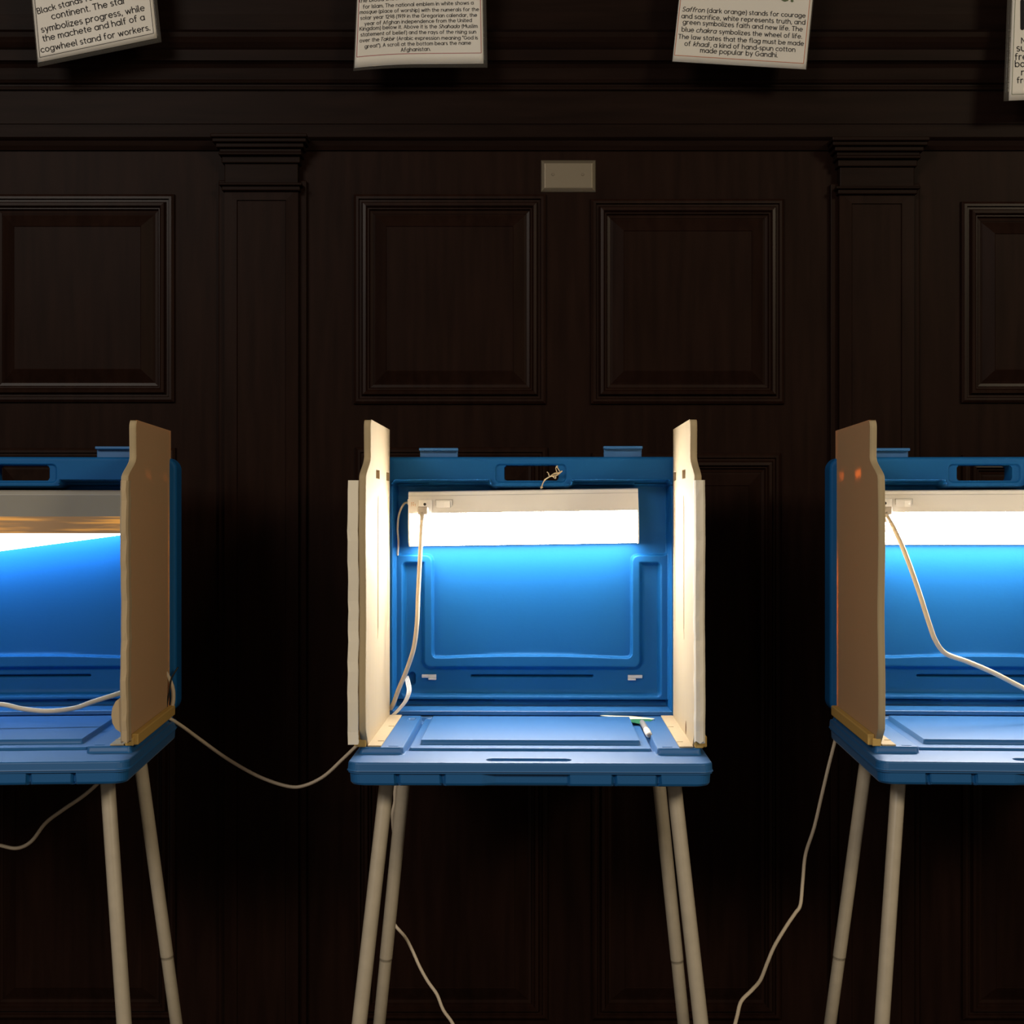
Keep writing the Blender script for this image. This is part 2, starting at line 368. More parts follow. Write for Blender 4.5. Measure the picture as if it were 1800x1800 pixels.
def tray_body():
    b = MB()
    def ring(inset, groove):
        x0, x1, y0, y1, r = -.300+inset, .300-inset, inset, .488-inset*.3, .022
        pts = []
        def arc(cx, cy, a0): return [(cx+r*math.cos(a0+k*math.pi/16), cy+r*math.sin(a0+k*math.pi/16), 0) for k in range(9)]
        fr = np.arange(x0+r+.004, x1-r, .0022)
        for x in fr:
            g = 0
            for c in (-.2167, -.1426, .138, .210):
                g = max(g, .009*max(0, 1-max(0, abs(x-c)-.0022)/.0015))
            for c0, c1 in ((-.2167, -.1426), (.138, .210)):
                if c0 < x < c1: g = max(g, .002)
            if -.078 < x < .066: g = max(g, .008*min(1, (x+.078)/.022, (.066-x)/.004))
            pts.append((x, y0+g*groove, 0))
        return pts, arc(x1-r, y0+r, -math.pi/2)+arc(x1-r, y1-r, 0)+arc(x0+r, y1-r, math.pi/2)+arc(x0+r, y0+r, math.pi)
    levels = [(.0014, TZ-.0028, 0), (.0008, TZ-.012, 0), (.0, TZ-.0132, 0), (-.0005, TZ-.0145, 0), (.0015, TZ-.016, 0), (.0035, TZ-.0165, .6), (.0038, TZ-.019, 1), (.0048, TZ-.034, 1), (.007, TZ-.0375, 1), (.012, TZ-.0395, .7), (.02, TZ-.0405, 0)]
    vs = []; n = 0
    base = None
    for i, z, g in levels:
        fr, rest = ring(i, g)
        if base is None: base = len(fr)
        if len(fr) != base:       # keep one count for every level
            xs = np.linspace(fr[0][0], fr[-1][0], base); fy = np.interp(xs, [q[0] for q in fr], [q[1] for q in fr])
            fr = [(xs[k], fy[k], 0) for k in range(base)]
        ptz = [(p[0], p[1], z) for p in fr+rest]; n = len(ptz); vs += ptz
    k = len(levels)
    fs = [(a*n+j, a*n+(j+1) % n, (a+1)*n+(j+1) % n, (a+1)*n+j) for a in range(k-1) for j in range(n)]
    b.add(vs, fs, False); b.f.append(tuple((k-1)*n+j for j in range(n))); b.sm.append(False)
    return b.mesh('apron', 'blue')
PY, PT = .486, .0
def booth_matrix(x, y, deg): return Matrix.Translation((x, y, 0)) @ Matrix.Rotation(math.radians(deg), 4, 'Z')
BOOTHS = {'left': booth_matrix(-.929, 2.3152, 3.6), 'center': booth_matrix(.0287, 2.314, -1.1), 'right': booth_matrix(.8986, 2.3147, -3.0)}

booth = empty('voting_booth', BOOTHS['center'])
tr = obj('tray', tray_top(), booth)
obj('apron', tray_body(), tr)
lid = obj('lid', lid_mesh(), booth)
b = MB(); b.prism([(YL+.0015, lz(1257.8)), (YL, lz(1256.5)), (YL, lz(1251)), (YL+.0012, lz(1250)), (YL+.051, lz(1244.6)), (YL+.051, lz(1257.8))], lx(684), lx(1189))
obj('lid_lip', b.mesh('lid_lip', 'blue'), lid)
for x0, x1, y0 in ((737, 806, 787), (1062, 1131, 784)):
    b = MB(); b.box(lx(x0+1), lx(x1-1), YL+.016, YL+.024, lz(808), lz(y0+2), .0015)
    b.box(lx(x0), lx(x1), YL+.004, YL+.024, lz(y0+5), lz(y0), .0015)
    obj('hook_tab', b.mesh('hook_tab', 'blue'), lid)
for px, s in ((752, 1), (1120, -1)):
    b = MB(); y = YL+.046
    b.box(lx(px)-.0145, lx(px)+.0145, y-.004, y+.004, lz(1196.5), lz(1190.5), .001)
    b.box(lx(px+6*s)-.008, lx(px+6*s)+.008, y-.007, y+.002, lz(1200), lz(1196.5), .001)
    b.tube([(lx(px), y-.006, lz(1193.5)), (lx(px), y-.003, lz(1193.5))], .002, 10)
    o = obj('latch', b.mesh('latch', 'chrome'), lid); o['label'] = 'bright metal latch'
def leg(s, rear):
    if not rear: a = Vector((s*.2425, .105, .885)); q = Vector((s*.2835, .045, .48))
    else: a = Vector((s*.2365, .400, .885)); q = Vector((s*.2975, .466, .329))
    d = (q-a)/(a.z-q.z); foot = a+d*(a.z-.012); mid = a+d*(a.z-(.46 if rear else .47))
    b = MB(); t = d.normalized(); b.tube([a, a+d*.02, mid-t*.004, mid], .0125, 20)
    b.tube([mid, mid+t*.0006, mid+t*.0008, mid+t*.004, foot], [.0125, .0123, .0119, .0119, .0119], 20)
    me = b.mesh('leg', 'leg')
    o = obj('leg', me, booth)
    b = MB(); b.tube([foot-t*.03, foot-t*.028, foot+t*.006, foot+t*.0085], [.0125, .0155, .0165, .013], 16)
    f = obj('rubber_foot', b.mesh('rubber_foot', 'black'), o); f['label'] = 'black rubber foot'
for s in (-1, 1):
    for rear in (False, True): leg(s, rear)
G = 'folding voting booths along the panelled wall'
tag(booth, 'blue plastic voting booth in the middle, both privacy panels around its lit lid', 'voting booth', G)
bl = tag(copy_tree(booth, BOOTHS['left']), 'dim deep-blue voting booth at left, cut by the photo edge, under the drooping lamp', 'voting booth', G)
br = tag(copy_tree(booth, BOOTHS['right']), 'bright blue voting booth at right, cut by the photo edge, behind a brown-shaded panel', 'voting booth', G)

# ------------------------------------------------------------------ privacy panels
XI = .275
def sheet(rows, cols, x_in, x_out, skip, dent, m, name, front):
    vs = []; nc = len(cols)+1
    for z in rows:
        ys = [front(z)]+list(cols)
        for i, y in enumerate(ys): vs.append((x_in+dent(y, z), y, z))
    n = len(vs)
    for z in rows:
        for y in [front(z)]+list(cols): vs.append((x_out, y, z))
    b = MB(); keep = {}
    for r in range(len(rows)-1):
        for c in range(nc-1):
            zc = (rows[r]+rows[r+1])/2; yc = ([front(zc)]+list(cols)); yc = (yc[c]+yc[c+1])/2
            keep[r, c] = not skip(yc, zc)
    fs = []
    for (r, c), k in keep.items():
        if not k: continue
        a = r*nc+c; q = (a, a+1, a+nc+1, a+nc); fs += [q, tuple(i+n for i in q[::-1])]
        for (dr, dc, e0, e1) in ((-1, 0, 0, 1), (0, 1, 1, 2), (1, 0, 2, 3), (0, -1, 3, 0)):
            if not keep.get((r+dr, c+dc), False): fs.append((q[e1], q[e0], q[e0]+n, q[e1]+n))
    b.add(vs, fs, False)
    return b
def front_edge(z):
    if z > 1.425: f = .133-(z-1.425)*.05; 
    elif z > 1.385: t = (1.425-z)/.04; f = .133-.070*(t*t*(3-2*t))
    else: f = .063+.004*math.sin(z*23)
    if z > 1.475: t = (z-1.475)/.015; f += .016*(1-math.sqrt(max(0, 1-t*t)))
    if z < .965: f += (.965-z)*1.0
    return f
SLOTS = ((.215, .272), (.385, .438))
def make_panel(s, style):
    rows = [.934, .95, .965]+[1.0+.02*k for k in range(18)]+[1.36, 1.385, 1.390, 1.395, 1.400, 1.406, 1.411, 1.418, 1.425, 1.44, 1.46, 1.475, 1.480, 1.485, 1.488, 1.490]
    cols = [.14, .18, .215, .2345, .2435, .2525, .272, .33, .385, .400, .4145, .426, .438, .446]
    def dent(y, z):
        return s*(.0060 if (abs(y-.2435) < .0005 or abs(y-.4145) < .0005) and 1.10 < z < 1.35 else 0)
    skip = lambda y, z: 1.390 < z < 1.406 and any(a < y < c for a, c in SLOTS)
    inner = sheet(rows, cols, s*XI, s*(XI+.0085), skip, dent, 'cream', 'inner_board', front_edge)
    outer = sheet(rows, [.14, .3, .474], s*(XI+.009), s*(XI+.0112), lambda y, z: False, lambda y, z: 0, 'cream_thin', 'outer_board', lambda z: front_edge(z)+.001)
    base = (s*(XI+.005), .26, .934)
    mx = Matrix.Translation(base)
    root = empty('privacy_panel', mx)
    obj('inner_board', inner.mesh('inner_board', 'cream', base), root)
    obj('outer_board', outer.mesh('outer_board', 'cream_thin', base), root)
    if style == 'wrap':
        b = MB(); b.tube([(s*(XI-.0009), .205, .9375+.0024*k) for k in range(11)], [.0004+.0062*math.sin(math.pi*min(1, k/10+.04))**.7 for k in range(11)], 10, 1.0)
        for k, p in enumerate(b.v): b.v[k] = (s*(XI-.0004)+(p[0]-s*(XI-.0009))*.08, p[1], p[2])
        o = obj('torn_hole', b.mesh('torn_hole', 'brown', base), root); o['label'] = 'small brown torn hole'
    if style == 'thin':
        b = MB(); n = 14; out = []
        for yy in (.0655, .0675):
            out += [(s*(XI+.003+.0185*math.cos(2*math.pi*k/n)*(1.0 if math.cos(2*math.pi*k/n) < 0 else .4)), yy-.006*max(0, -math.cos(2*math.pi*k/n)), .988+.030*math.sin(2*math.pi*k/n)) for k in range(n)]
        b.add(out, [tuple(range(n)), tuple(range(2*n-1, n-1, -1))]+[(k, (k+1) % n, n+(k+1) % n, n+k) for k in range(n)])
        obj('torn_tab', b.mesh('torn_tab', 'tan', base), root)
    b = MB()
    def bx(x0, x1, *a): b.box(min(s*x0, s*x1), max(s*x0, s*x1), *a)
    bx(.2515, XI, .086, .45, .9328, .9355, .0008)
    for y in (.13, .30):
        bx(.2515, .262, y, y+.004, .9354, .9364)
    obj('base_flange', b.mesh('base_flange', 'cream', base), root)
    b = MB(); bx(XI+.0115, XI+.0235, .090, .452, .9330, .9520, .002); bx(XI+.002, XI+.017, .083, .0895, .9325, .9460, .002)
    o = obj('base_foot', b.mesh('base_foot', 'foot', base), root); o['label'] = 'foot strip with painted-in glow'
    b = MB(); vs = []
    for z in rows:
        f = front_edge(z)-.0008; q = .0025
        vs += [(s*(XI-.0003), f+q, z), (s*(XI+.0015), f, z), (s*(XI+.0097), f, z), (s*(XI+.0116), f+q, z)]
    b.add(vs, [(i*4+j, i*4+j+1, i*4+j+5, i*4+j+4) for i in range(len(rows)-1) for j in range(3)], True)
    obj('board_edge', b.mesh('board_edge', 'edge', base), root)
    # the strip folded round the front edge, different on each kind
    if style == 'bare': return root, mx
    b = MB(); k = 26; vs = []; fs = []
    rnd = random.Random(5 if s > 0 else 9)
    if style == 'flap': prof = [(.0118, .063), (.0125, .060), (.024, .0585), (.0295, .059), (.0295, .0612), (.0125, .0625)]
    elif style == 'wrap': prof = [(.0005, .085), (-.0012, .066), (.001, .058), (.007, .053), (.013, .0535), (.0165, .058), (.0165, .092), (.0145, .092), (.0140, .060), (.007, .0565), (.002, .06), (.0005, .066)]
    else: prof = [(-.0006, .075), (-.001, .064), (.002, .0585), (.010, .0585), (.0128, .063), (.0130, .082), (.0118, .082), (.0115, .066), (.008, .061), (.002, .062), (.0003, .066)]
    z0 = .945 if style != 'wrap' else .949
    for i in range(k+1):
        z = z0+(1.383-z0)*i/k
        wv = .0012*math.sin(i*1.9+s)+.0010*rnd.uniform(-1, 1)
        lo = .004*(1 if i == 0 else 0)
        for j, (dx, y) in enumerate(prof):
            edge = wv if j in (0, 3, len(prof)//2) else wv*.3
            vs.append((s*(XI+dx+edge*.5), y+edge+(front_edge(max(z, .965))-.063), z-lo*(j % 2)))
    n = len(prof)
    fs = [(i*n+j, i*n+(j+1) % n, (i+1)*n+(j+1) % n, (i+1)*n+j) for i in range(k) for j in range(n)]
    b.add(vs, fs, style == 'x'); b.f += [tuple(range(n)), tuple(k*n+j for j in range(n))]; b.sm += [False]*2
    o = obj('folded_strip', b.mesh('folded_strip', 'tan' if style == 'thin' else 'paper_wrap', base), root)
    return root, mx
G = 'cream privacy panels of the voting booths'
def put_panel(proto, which, label):
    root, mx = proto
    o = root if not root.get('label') else copy_tree(root, mx)
    o.matrix_world = BOOTHS[which] @ mx
    return tag(o, label, 'privacy panel', G)
pL = make_panel(-1, 'flap'); pR = make_panel(1, 'wrap'); pO = make_panel(-1, 'bare'); pQ = make_panel(1, 'thin')
put_panel(pL, 'center', 'glowing cream privacy panel on the left side of the middle booth')
put_panel(pR, 'center', 'glowing cream privacy panel with pale wrapped edge on the right side of middle booth')
put_panel(pQ, 'left', 'dim tan privacy panel on the right side of the left booth, seen from outside')
put_panel(pO, 'right', 'shadowed brown privacy panel with two orange slots, left side of the right booth')
put_panel(pO, 'left', 'cream privacy panel on the far side of the left booth, beyond the photo edge')
put_panel(pQ, 'right', 'cream privacy panel on the far side of the right booth, beyond the photo edge')
# torn tab of the dim left panel, low on its inner edge
# ------------------------------------------------------------------ lamps
def make_lamp(kind, label, which, dx, dz, roll):
    base = Vector((lx(920), YL+.05, lz(860)))
    G0 = BOOTHS[which] @ Matrix.Translation(base+Vector((dx, 0, dz))) @ Matrix.Rotation(math.radians(roll), 4, 'Y')
    root = empty('fluorescent_lamp', G0)
    x0, x1 = lx(719), lx(1122)
    zt, zh, zb = lz(861), lz(900), lz(957)
    b = MB()
    q = .020
    if kind != 'droop':
        b.prism([(YL+.049, zt), (YL+.004, zt), (YL-.0045, zt-.002), (YL-.006, zt-.008), (YL+.003-q, zh), (YL+.012-q, zh), (YL+.049, zh)], x0, x1)
    else:
        zh = lz(907)
        b.prism([(YL+.049, zt), (YL-.010, zt), (YL-.0145, zt-.003), (YL-.015, zt-.010), (YL-.010, zh), (YL+.002, zh), (YL+.049, zh)], x0, x1)
    if kind != 'droop':       # opaque end caps beside the diffuser
        for xe in ((x0, x0+.003), (x1-.0025, x1)):
            b.prism([(YL+.049, zh), (YL+.0025-q, zh), (YL-q, zh-.012), (YL-.0005-q, zh-.032), (YL+.0015-q, zb+.008), (YL+.008-q, zb-.001), (YL+.049, zb-.001)], *xe)
    if kind != 'droop': b.box(x0, x1, YL+.0390, YL+.049, zb-.001, zh+.001)  # rear strip added to hold lamp light off the lid
    h = obj('housing', b.mesh('housing', 'white' if kind != 'droop' else 'shaded_enamel', base), root)
    b = MB(); y = YL-.0062 if kind != 'droop' else YL-.0152
    b.box(x0, x1, y-.0004, y+.004, zt-.0095, zt-.0085)
    obj('seam_line', b.mesh('seam_line', 'seam', base), h)
    if kind != 'droop':
        b = MB(); b.prism([(YL+.004-q, zh), (YL+.0015-q, zh-.010), (YL+.0005-q, zh-.030), (YL+.003-q, zh-.048), (YL+.009-q, zb+.0055), (YL+.014-q, zb+.0055), (YL+.012-q, zh)], x0+.0035, x1-.003, False)
        df = obj('diffuser', b.mesh('diffuser', 'glow_front', base), root)
        b = MB(); b.prism([(YL+.006-q, zb+.005), (YL+.011-q, zb+.0012), (YL+.018-q, zb), (YL+.037, zb), (YL+.0385, zb+.005)], x0+.0035, x1-.003, False)
        obj('bottom_lens', b.mesh('bottom_lens', 'glow' if kind == 'center' else 'glow_warm', base), df)
    else:
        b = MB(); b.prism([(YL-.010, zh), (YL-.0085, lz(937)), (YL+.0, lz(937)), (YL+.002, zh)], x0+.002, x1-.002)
        o = obj('lens_edge', b.mesh('lens_edge', 'amber', base), root); o['label'] = 'lens edge with painted amber glints'
        b = MB(); xa, xb = x0+.004, x1-.004
        za, zc = lz(991), lz(938)      # the lens hangs lower towards the left
        vs = [(xa, YL-.006, zh), (xb, YL-.006, zh), (xb, YL-.004, zc), (xa, YL-.004, za), (xa, YL+.046, zh), (xb, YL+.046, zh), (xb, YL+.046, zc), (xa, YL+.046, za)]
        b.add(vs, [(0, 1, 2, 3), (7, 6, 5, 4), (0, 4, 5, 1), (3, 2, 6, 7), (0, 3, 7, 4), (1, 5, 6, 2)])
        obj('diffuser', b.mesh('diffuser', 'glow_cool', base), root)
    y = YL-.0115 if kind != 'droop' else YL-.015
    b = MB(); b.box(lx(768), lx(796), y-.002, y+.006, lz(893), lz(877), .0008)
    sw = obj('switch', b.mesh('switch', 'white2', base), root)
    b = MB()
    for a in ((lx(766.8), lx(797.2), lz(894.2), lz(893)), (lx(766.8), lx(797.2), lz(877), lz(875.8)), (lx(766.8), lx(768), lz(893), lz(877)), (lx(796), lx(797.2), lz(893), lz(877)), (lx(791.8), lx(793.2), lz(890.5), lz(879.5))):
        b.box(a[0], a[1], y-.0022 if a[0] > lx(790) and a[2] > lz(892) else y-.0008, y+.002, a[2], a[3])
    obj('switch_painted_shadow', b.mesh('switch_painted_shadow', 'seam', base), sw)  # grey strips stand in for the shadow round the switch
    b = MB(); ym = y-.002; za, zb2 = lz(890.5), lz(879.5); xa, xm, xb = lx(771.5), lx(783), lx(792.5)
    b.add([(xa, ym, za), (xm, ym-.0005, za), (xb, ym-.0035, za), (xb, ym-.0035, zb2), (xm, ym-.0005, zb2), (xa, ym, zb2), (xb, ym, za), (xb, ym, zb2)],
          [(0, 1, 4, 5), (1, 2, 3, 4), (2, 6, 7, 3), (1, 6, 2), (4, 3, 7)])
    obj('rocker', b.mesh('rocker', 'white2', base), sw)
    b = MB(); b.box(lx(738), lx(761), y-.0055, y+.006, lz(900), lz(876), .0008)
    ou = obj('outlet', b.mesh('outlet', 'white2', base), root)
    b = MB(); b.tube([(lx(748.5), y-.0058, lz(884)), (lx(748.5), y-.0052, lz(884))], .0028, 12)
    obj('ground_hole', b.mesh('ground_hole', 'black', base), ou)
    b = MB()
    for k in range(3):
        for q in range(7):
            if random.random() < .8:
                zz = lz(880+q*2.3+random.random())
                b.box(lx(724.3+3.2*k), lx(725.6+3.2*k), y-.0012, y+.003, zz-.0016, zz)
    obj('printed_label', b.mesh('printed_label', 'print_brown', base), h)
    if kind == 'center':
        b = MB(); b.box(lx(715.5), lx(720), YL+.012, YL+.024, lz(885), lz(874), .002)
        g = obj('cord_grip', b.mesh('cord_grip', 'white2', base), root)
        pts = smooth_path([(lx(716), YL+.018, lz(880)), (lx(709), YL+.014, lz(883)), (lx(700), YL+.016, lz(901)), (lx(696.5), YL+.022, lz(925)), (lx(697.5), YL+.026, lz(950)), (lx(695), YL+.034, lz(972)), (lx(697), YL+.046, lz(977))])
        b = MB(); b.tube(pts, .0021, 8); obj('lead', b.mesh('lead', 'cord', base), root)
    return tag(root, label, 'lamp', 'fluorescent lamps inside the booth lids')
make_lamp('center', 'white fluorescent lamp glowing in the middle booth, fully visible above the blue back', 'center', 0, 0.0, -.85)
make_lamp('right', 'bright warm fluorescent lamp in the right booth, its right end beyond the photo edge', 'right', .011, .0, -.2)
make_lamp('droop', 'fluorescent lamp with painted-in shadow on its housing and sloping lens in the left booth', 'left', 0, -.001, 0)

# ------------------------------------------------------------------ cords
def cord(name, pts, r, m='cord', n=8, flat=1.0):
    pts = smooth_path(pts); base = pts[0]
    b = MB(); b.tube(pts, r, n, flat)
    o = obj(name, b.mesh(name, m, base)); o.location = base
    return o
def plug(parent_mtx_which, dx, end_px, label_cord, pts, r):
    Bm = BOOTHS[parent_mtx_which]
    loc = Bm @ Vector((lx(747)+dx, YL-.030, lz(896)))
    full = smooth_path([loc+Vector((0, -.012, -.014))]+pts)
    root = empty('power_cord', Matrix.Translation(loc))
    b = MB(); b.tube(full, r, 10); obj('cable', b.mesh('cable', 'cord', loc), root)
    b = MB(); c = loc
    b.box(c.x-.0105, c.x+.0095, c.y-.014, c.y+.010, c.z-.010, c.z+.006, .003, 3)
    b.tube([c+Vector((-.001, -.008, -.006)), c+Vector((-.001, -.012, -.016)), c+Vector((-.001, -.012, -.024))], [.0065, .0048, .0036], 12)
    o = obj('plug', b.mesh('plug', 'grey_plug', loc), root); o['label'] = 'grey moulded plug'
    return tag(root, label_cord, 'power cord')
plug('center', 0, None, 'ivory cord plugged into the middle lamp, hanging down past the panel edge',
     [P(741, 925, 2.735), P(738, 985, 2.725), P(735, 1045, 2.715), P(733, 1095, 2.70), P(727, 1140, 2.70), P(714, 1180, 2.715), P(701, 1211, 2.735), P(691, 1238, 2.765), P(683, 1252, 2.80)], .0042)
plug('right', .011, None, 'ivory cord plugged into the right lamp, sloping down to the right edge',
     [P(1572, 930, 2.70), P(1590, 970, 2.66), P(1612, 1030, 2.64), P(1633, 1095, 2.63), P(1645, 1127, 2.63), P(1663, 1149, 2.64), P(1700, 1163, 2.65), P(1745, 1182, 2.66), P(1800, 1210, 2.67), P(1870, 1242, 2.69)], .0046)
tag(cord('cord', [P(-60, 1240, 2.62), P(0, 1238, 2.62), P(40, 1246, 2.62), P(85, 1250, 2.62), P(130, 1245, 2.63), P(165, 1233, 2.64), P(200, 1222, 2.66), P(230, 1212, 2.72)], .0046),
    'ivory cord drooping across the front of the left booth', 'cord')
tag(cord('cord', [P(289, 1178, 2.765), P(297, 1192, 2.77), P(304, 1212, 2.775), P(304, 1235, 2.778), P(298, 1254, 2.78), P(292, 1266, 2.785)], .0040),
    'short ivory cord curving behind the dim panel of the left booth', 'cord')
tag(cord('cord', [P(284, 1256, 2.765), P(300, 1264, 2.77), P(322, 1278, 2.80), P(352, 1300, 2.84), P(400, 1334, 2.86), P(455, 1365, 2.87), P(505, 1382, 2.87), P(535, 1381, 2.87), P(570, 1364, 2.87), P(605, 1332, 2.86), P(640, 1299, 2.85), P(672, 1275, 2.84)], .0036),
    'sagging ivory cord strung between the left and middle booths', 'cord')
tag(cord('cord', [P(-90, 1450, 2.7), P(-30, 1478, 2.7), P(0, 1486, 2.7), P(30, 1491, 2.7), P(55, 1479, 2.69), P(80, 1447, 2.68), P(110, 1424, 2.66), P(153, 1394, 2.64), P(200, 1350, 2.62)], .0036),
    'tan cord looping below the left booth tray', 'cord')
tag(cord('cable_tie', [P(313, 1173, 2.775), P(306, 1184, 2.77), P(301, 1194, 2.768), P(298, 1212, 2.766), P(293, 1243, 2.766), P(290, 1272, 2.766), P(292, 1288, 2.77)], .0017, 'black'),
    'thin black tie hanging beside the dim panel of the left booth', 'cable tie')
b = MB(); pts_all = [P(714, 1190, 2.825), P(717, 1200, 2.79), P(719, 1215, 2.77), P(713, 1232, 2.765), P(702, 1246, 2.765), P(689, 1259, 2.77), P(680, 1268, 2.79)]
o = empty('flat_cord', Matrix.Translation(pts_all[0]))
for k in range(3):
    b = MB(); b.tube(smooth_path([p+Vector(((k-1)*.0030, 0, (k-1)*.0012)) for p in pts_all]), .0018, 8)
    obj('strand', b.mesh('strand', 'white2', pts_all[0]), o)
tag(o, 'flat ribbed cord coming out of the hole in the middle booth back', 'cord')
o = empty('flat_cord', Matrix.Translation(P(1477, 1252, 2.80)))
for k in range(3):
    b = MB(); b.tube(smooth_path([P(1482+3*k, 1248, 2.80), P(1477+3*k, 1258, 2.80), P(1472+2.5*k, 1270, 2.81), P(1470+2*k, 1285, 2.84)]), .0018, 8)
    obj('strand', b.mesh('strand', 'white2', P(1477, 1252, 2.80)), o)
tag(o, 'flat ribbed cord over the back corner of the right booth', 'cord')
tag(cord('cord', [P(1472, 1284, 2.845), P(1466, 1310, 2.85), P(1457, 1345, 2.84), P(1444, 1400, 2.83), P(1431, 1455, 2.82), P(1416, 1502, 2.80), P(1411, 1550, 2.78), P(1407, 1590, 2.76), P(1398, 1605, 2.75), P(1383, 1627, 2.73), P(1362, 1662, 2.70), P(1349, 1692, 2.68), P(1337, 1722, 2.65), P(1322, 1740, 2.62), P(1303, 1760, 2.6), P(1296, 1785, 2.58), P(1290, 1810, 2.56), P(1275, 1880, 2.53), P(1262, 2000, 2.49), P(1255, 2120, 2.46), P(1230, 2222, 2.5), P(1180, 2200, 2.55)], .0036, flat=.6),
    'tan cord hanging from the right booth down toward the floor', 'cord')
tag(cord('cord', [P(706, 1335, 2.80), P(699, 1365, 2.80), P(694.5, 1390, 2.80), P(694, 1410, 2.80), P(690, 1430, 2.80), P(691, 1452, 2.81), P(692, 1480, 2.82), P(686, 1560, 2.84), P(688, 1610, 2.84), P(695, 1627, 2.84), P(712, 1647, 2.83), P(724, 1669, 2.82), P(738, 1700, 2.80), P(752, 1725, 2.78), P(768, 1748, 2.76), P(779, 1775, 2.74), P(797, 1802, 2.72), P(815, 1850, 2.69), P(830, 1950, 2.65), P(838, 2060, 2.61), P(850, 2180, 2.59), P(880, 2165, 2.62)], .0034, flat=.6),
    'tan cord behind the left legs of the middle booth down to the floor', 'cord')
# twine knotted through the middle handle
b = MB(); Zt = 2.762
for pts in ([(952, 858), (954, 850), (958, 843), (966, 838), (975, 832), (984, 830), (981, 824), (978, 819)],
            [(951, 859), (955, 848), (962, 840), (970, 837), (978, 836), (985, 831), (988, 828), (982, 832), (974, 834)],
            [(966, 838), (964, 832), (962, 830)], [(970, 836), (976, 841), (977, 838)], [(979, 830), (977, 823), (980, 819)], [(954, 857), (950, 856)]):
    b.tube(smooth_path([P(x, y, Zt+.004*math.sin(i*1.7)) for i, (x, y) in enumerate(pts)], 4), .0011, 6)
base = P(966, 838, Zt)
o = obj('twine', b.mesh('twine', 'twine', base)); o.location = base
tag(o, 'frayed hemp twine knotted through the handle of the middle booth', 'string')
# folded card and pen on the middle tray
base = P(1120, 1266, 2.72)
cr = empty('folded_card', Matrix.Translation(base))
def tri(name, pts, m, th=.0007):
    b = MB(); n = len(pts); up = Vector((0, 0, th))
    b.add(list(pts)+[p+up for p in pts], [tuple(range(n))[::-1], tuple(range(n, 2*n))]+[(i, (i+1) % n, n+(i+1) % n, n+i) for i in range(n)])
    return obj(name, b.mesh(name, m, base), cr)
tri('top_leaf', [P(1052, 1257.5, 2.775), P(1086, 1262.5, 2.74), P(1126, 1270.5, 2.70), P(1151, 1263.5, 2.725), P(1112, 1259.5, 2.755)], 'card')
o = tri('under_leaf', [P(1070, 1260.5, 2.765), P(1112, 1270.5, 2.69), P(1133, 1274, 2.68), P(1148, 1265.5, 2.715), P(1110, 1261, 2.75)], 'card_green'); o['label'] = 'green underside'
tag(cr, 'cream and green folded card at the back right of the middle tray', 'card')
p0, p1 = P(1141, 1298, 2.535), P(1128, 1272, 2.70); p0.z = p1.z = TZ+.0115
pr = empty('pen', Matrix.Translation(p0)); d = (p1-p0)
def pp(t): return p0+d*t
b = MB(); b.tube([pp(0), pp(.03), pp(.30), pp(.42)], [.0042, .0058, .0062, .0050], 14); obj('barrel', b.mesh('barrel', 'pen', p0), pr)
b = MB(); b.tube([pp(.40), pp(.45), pp(.7), pp(.95), pp(1.0)], [.0052, .0054, .0052, .0046, .002], 14); o = obj('grip', b.mesh('grip', 'pen_grey', p0), pr); o['label'] = 'grey grip'
b = MB(); b.tube([pp(-.012), pp(.004)], [.0026, .0034], 12); obj('button', b.mesh('button', 'pen_grey', p0), pr)
tag(pr, 'white and grey pen lying on the middle tray beside the right panel', 'pen')

# ------------------------------------------------------------------ laminated posters
ZP = 2.93
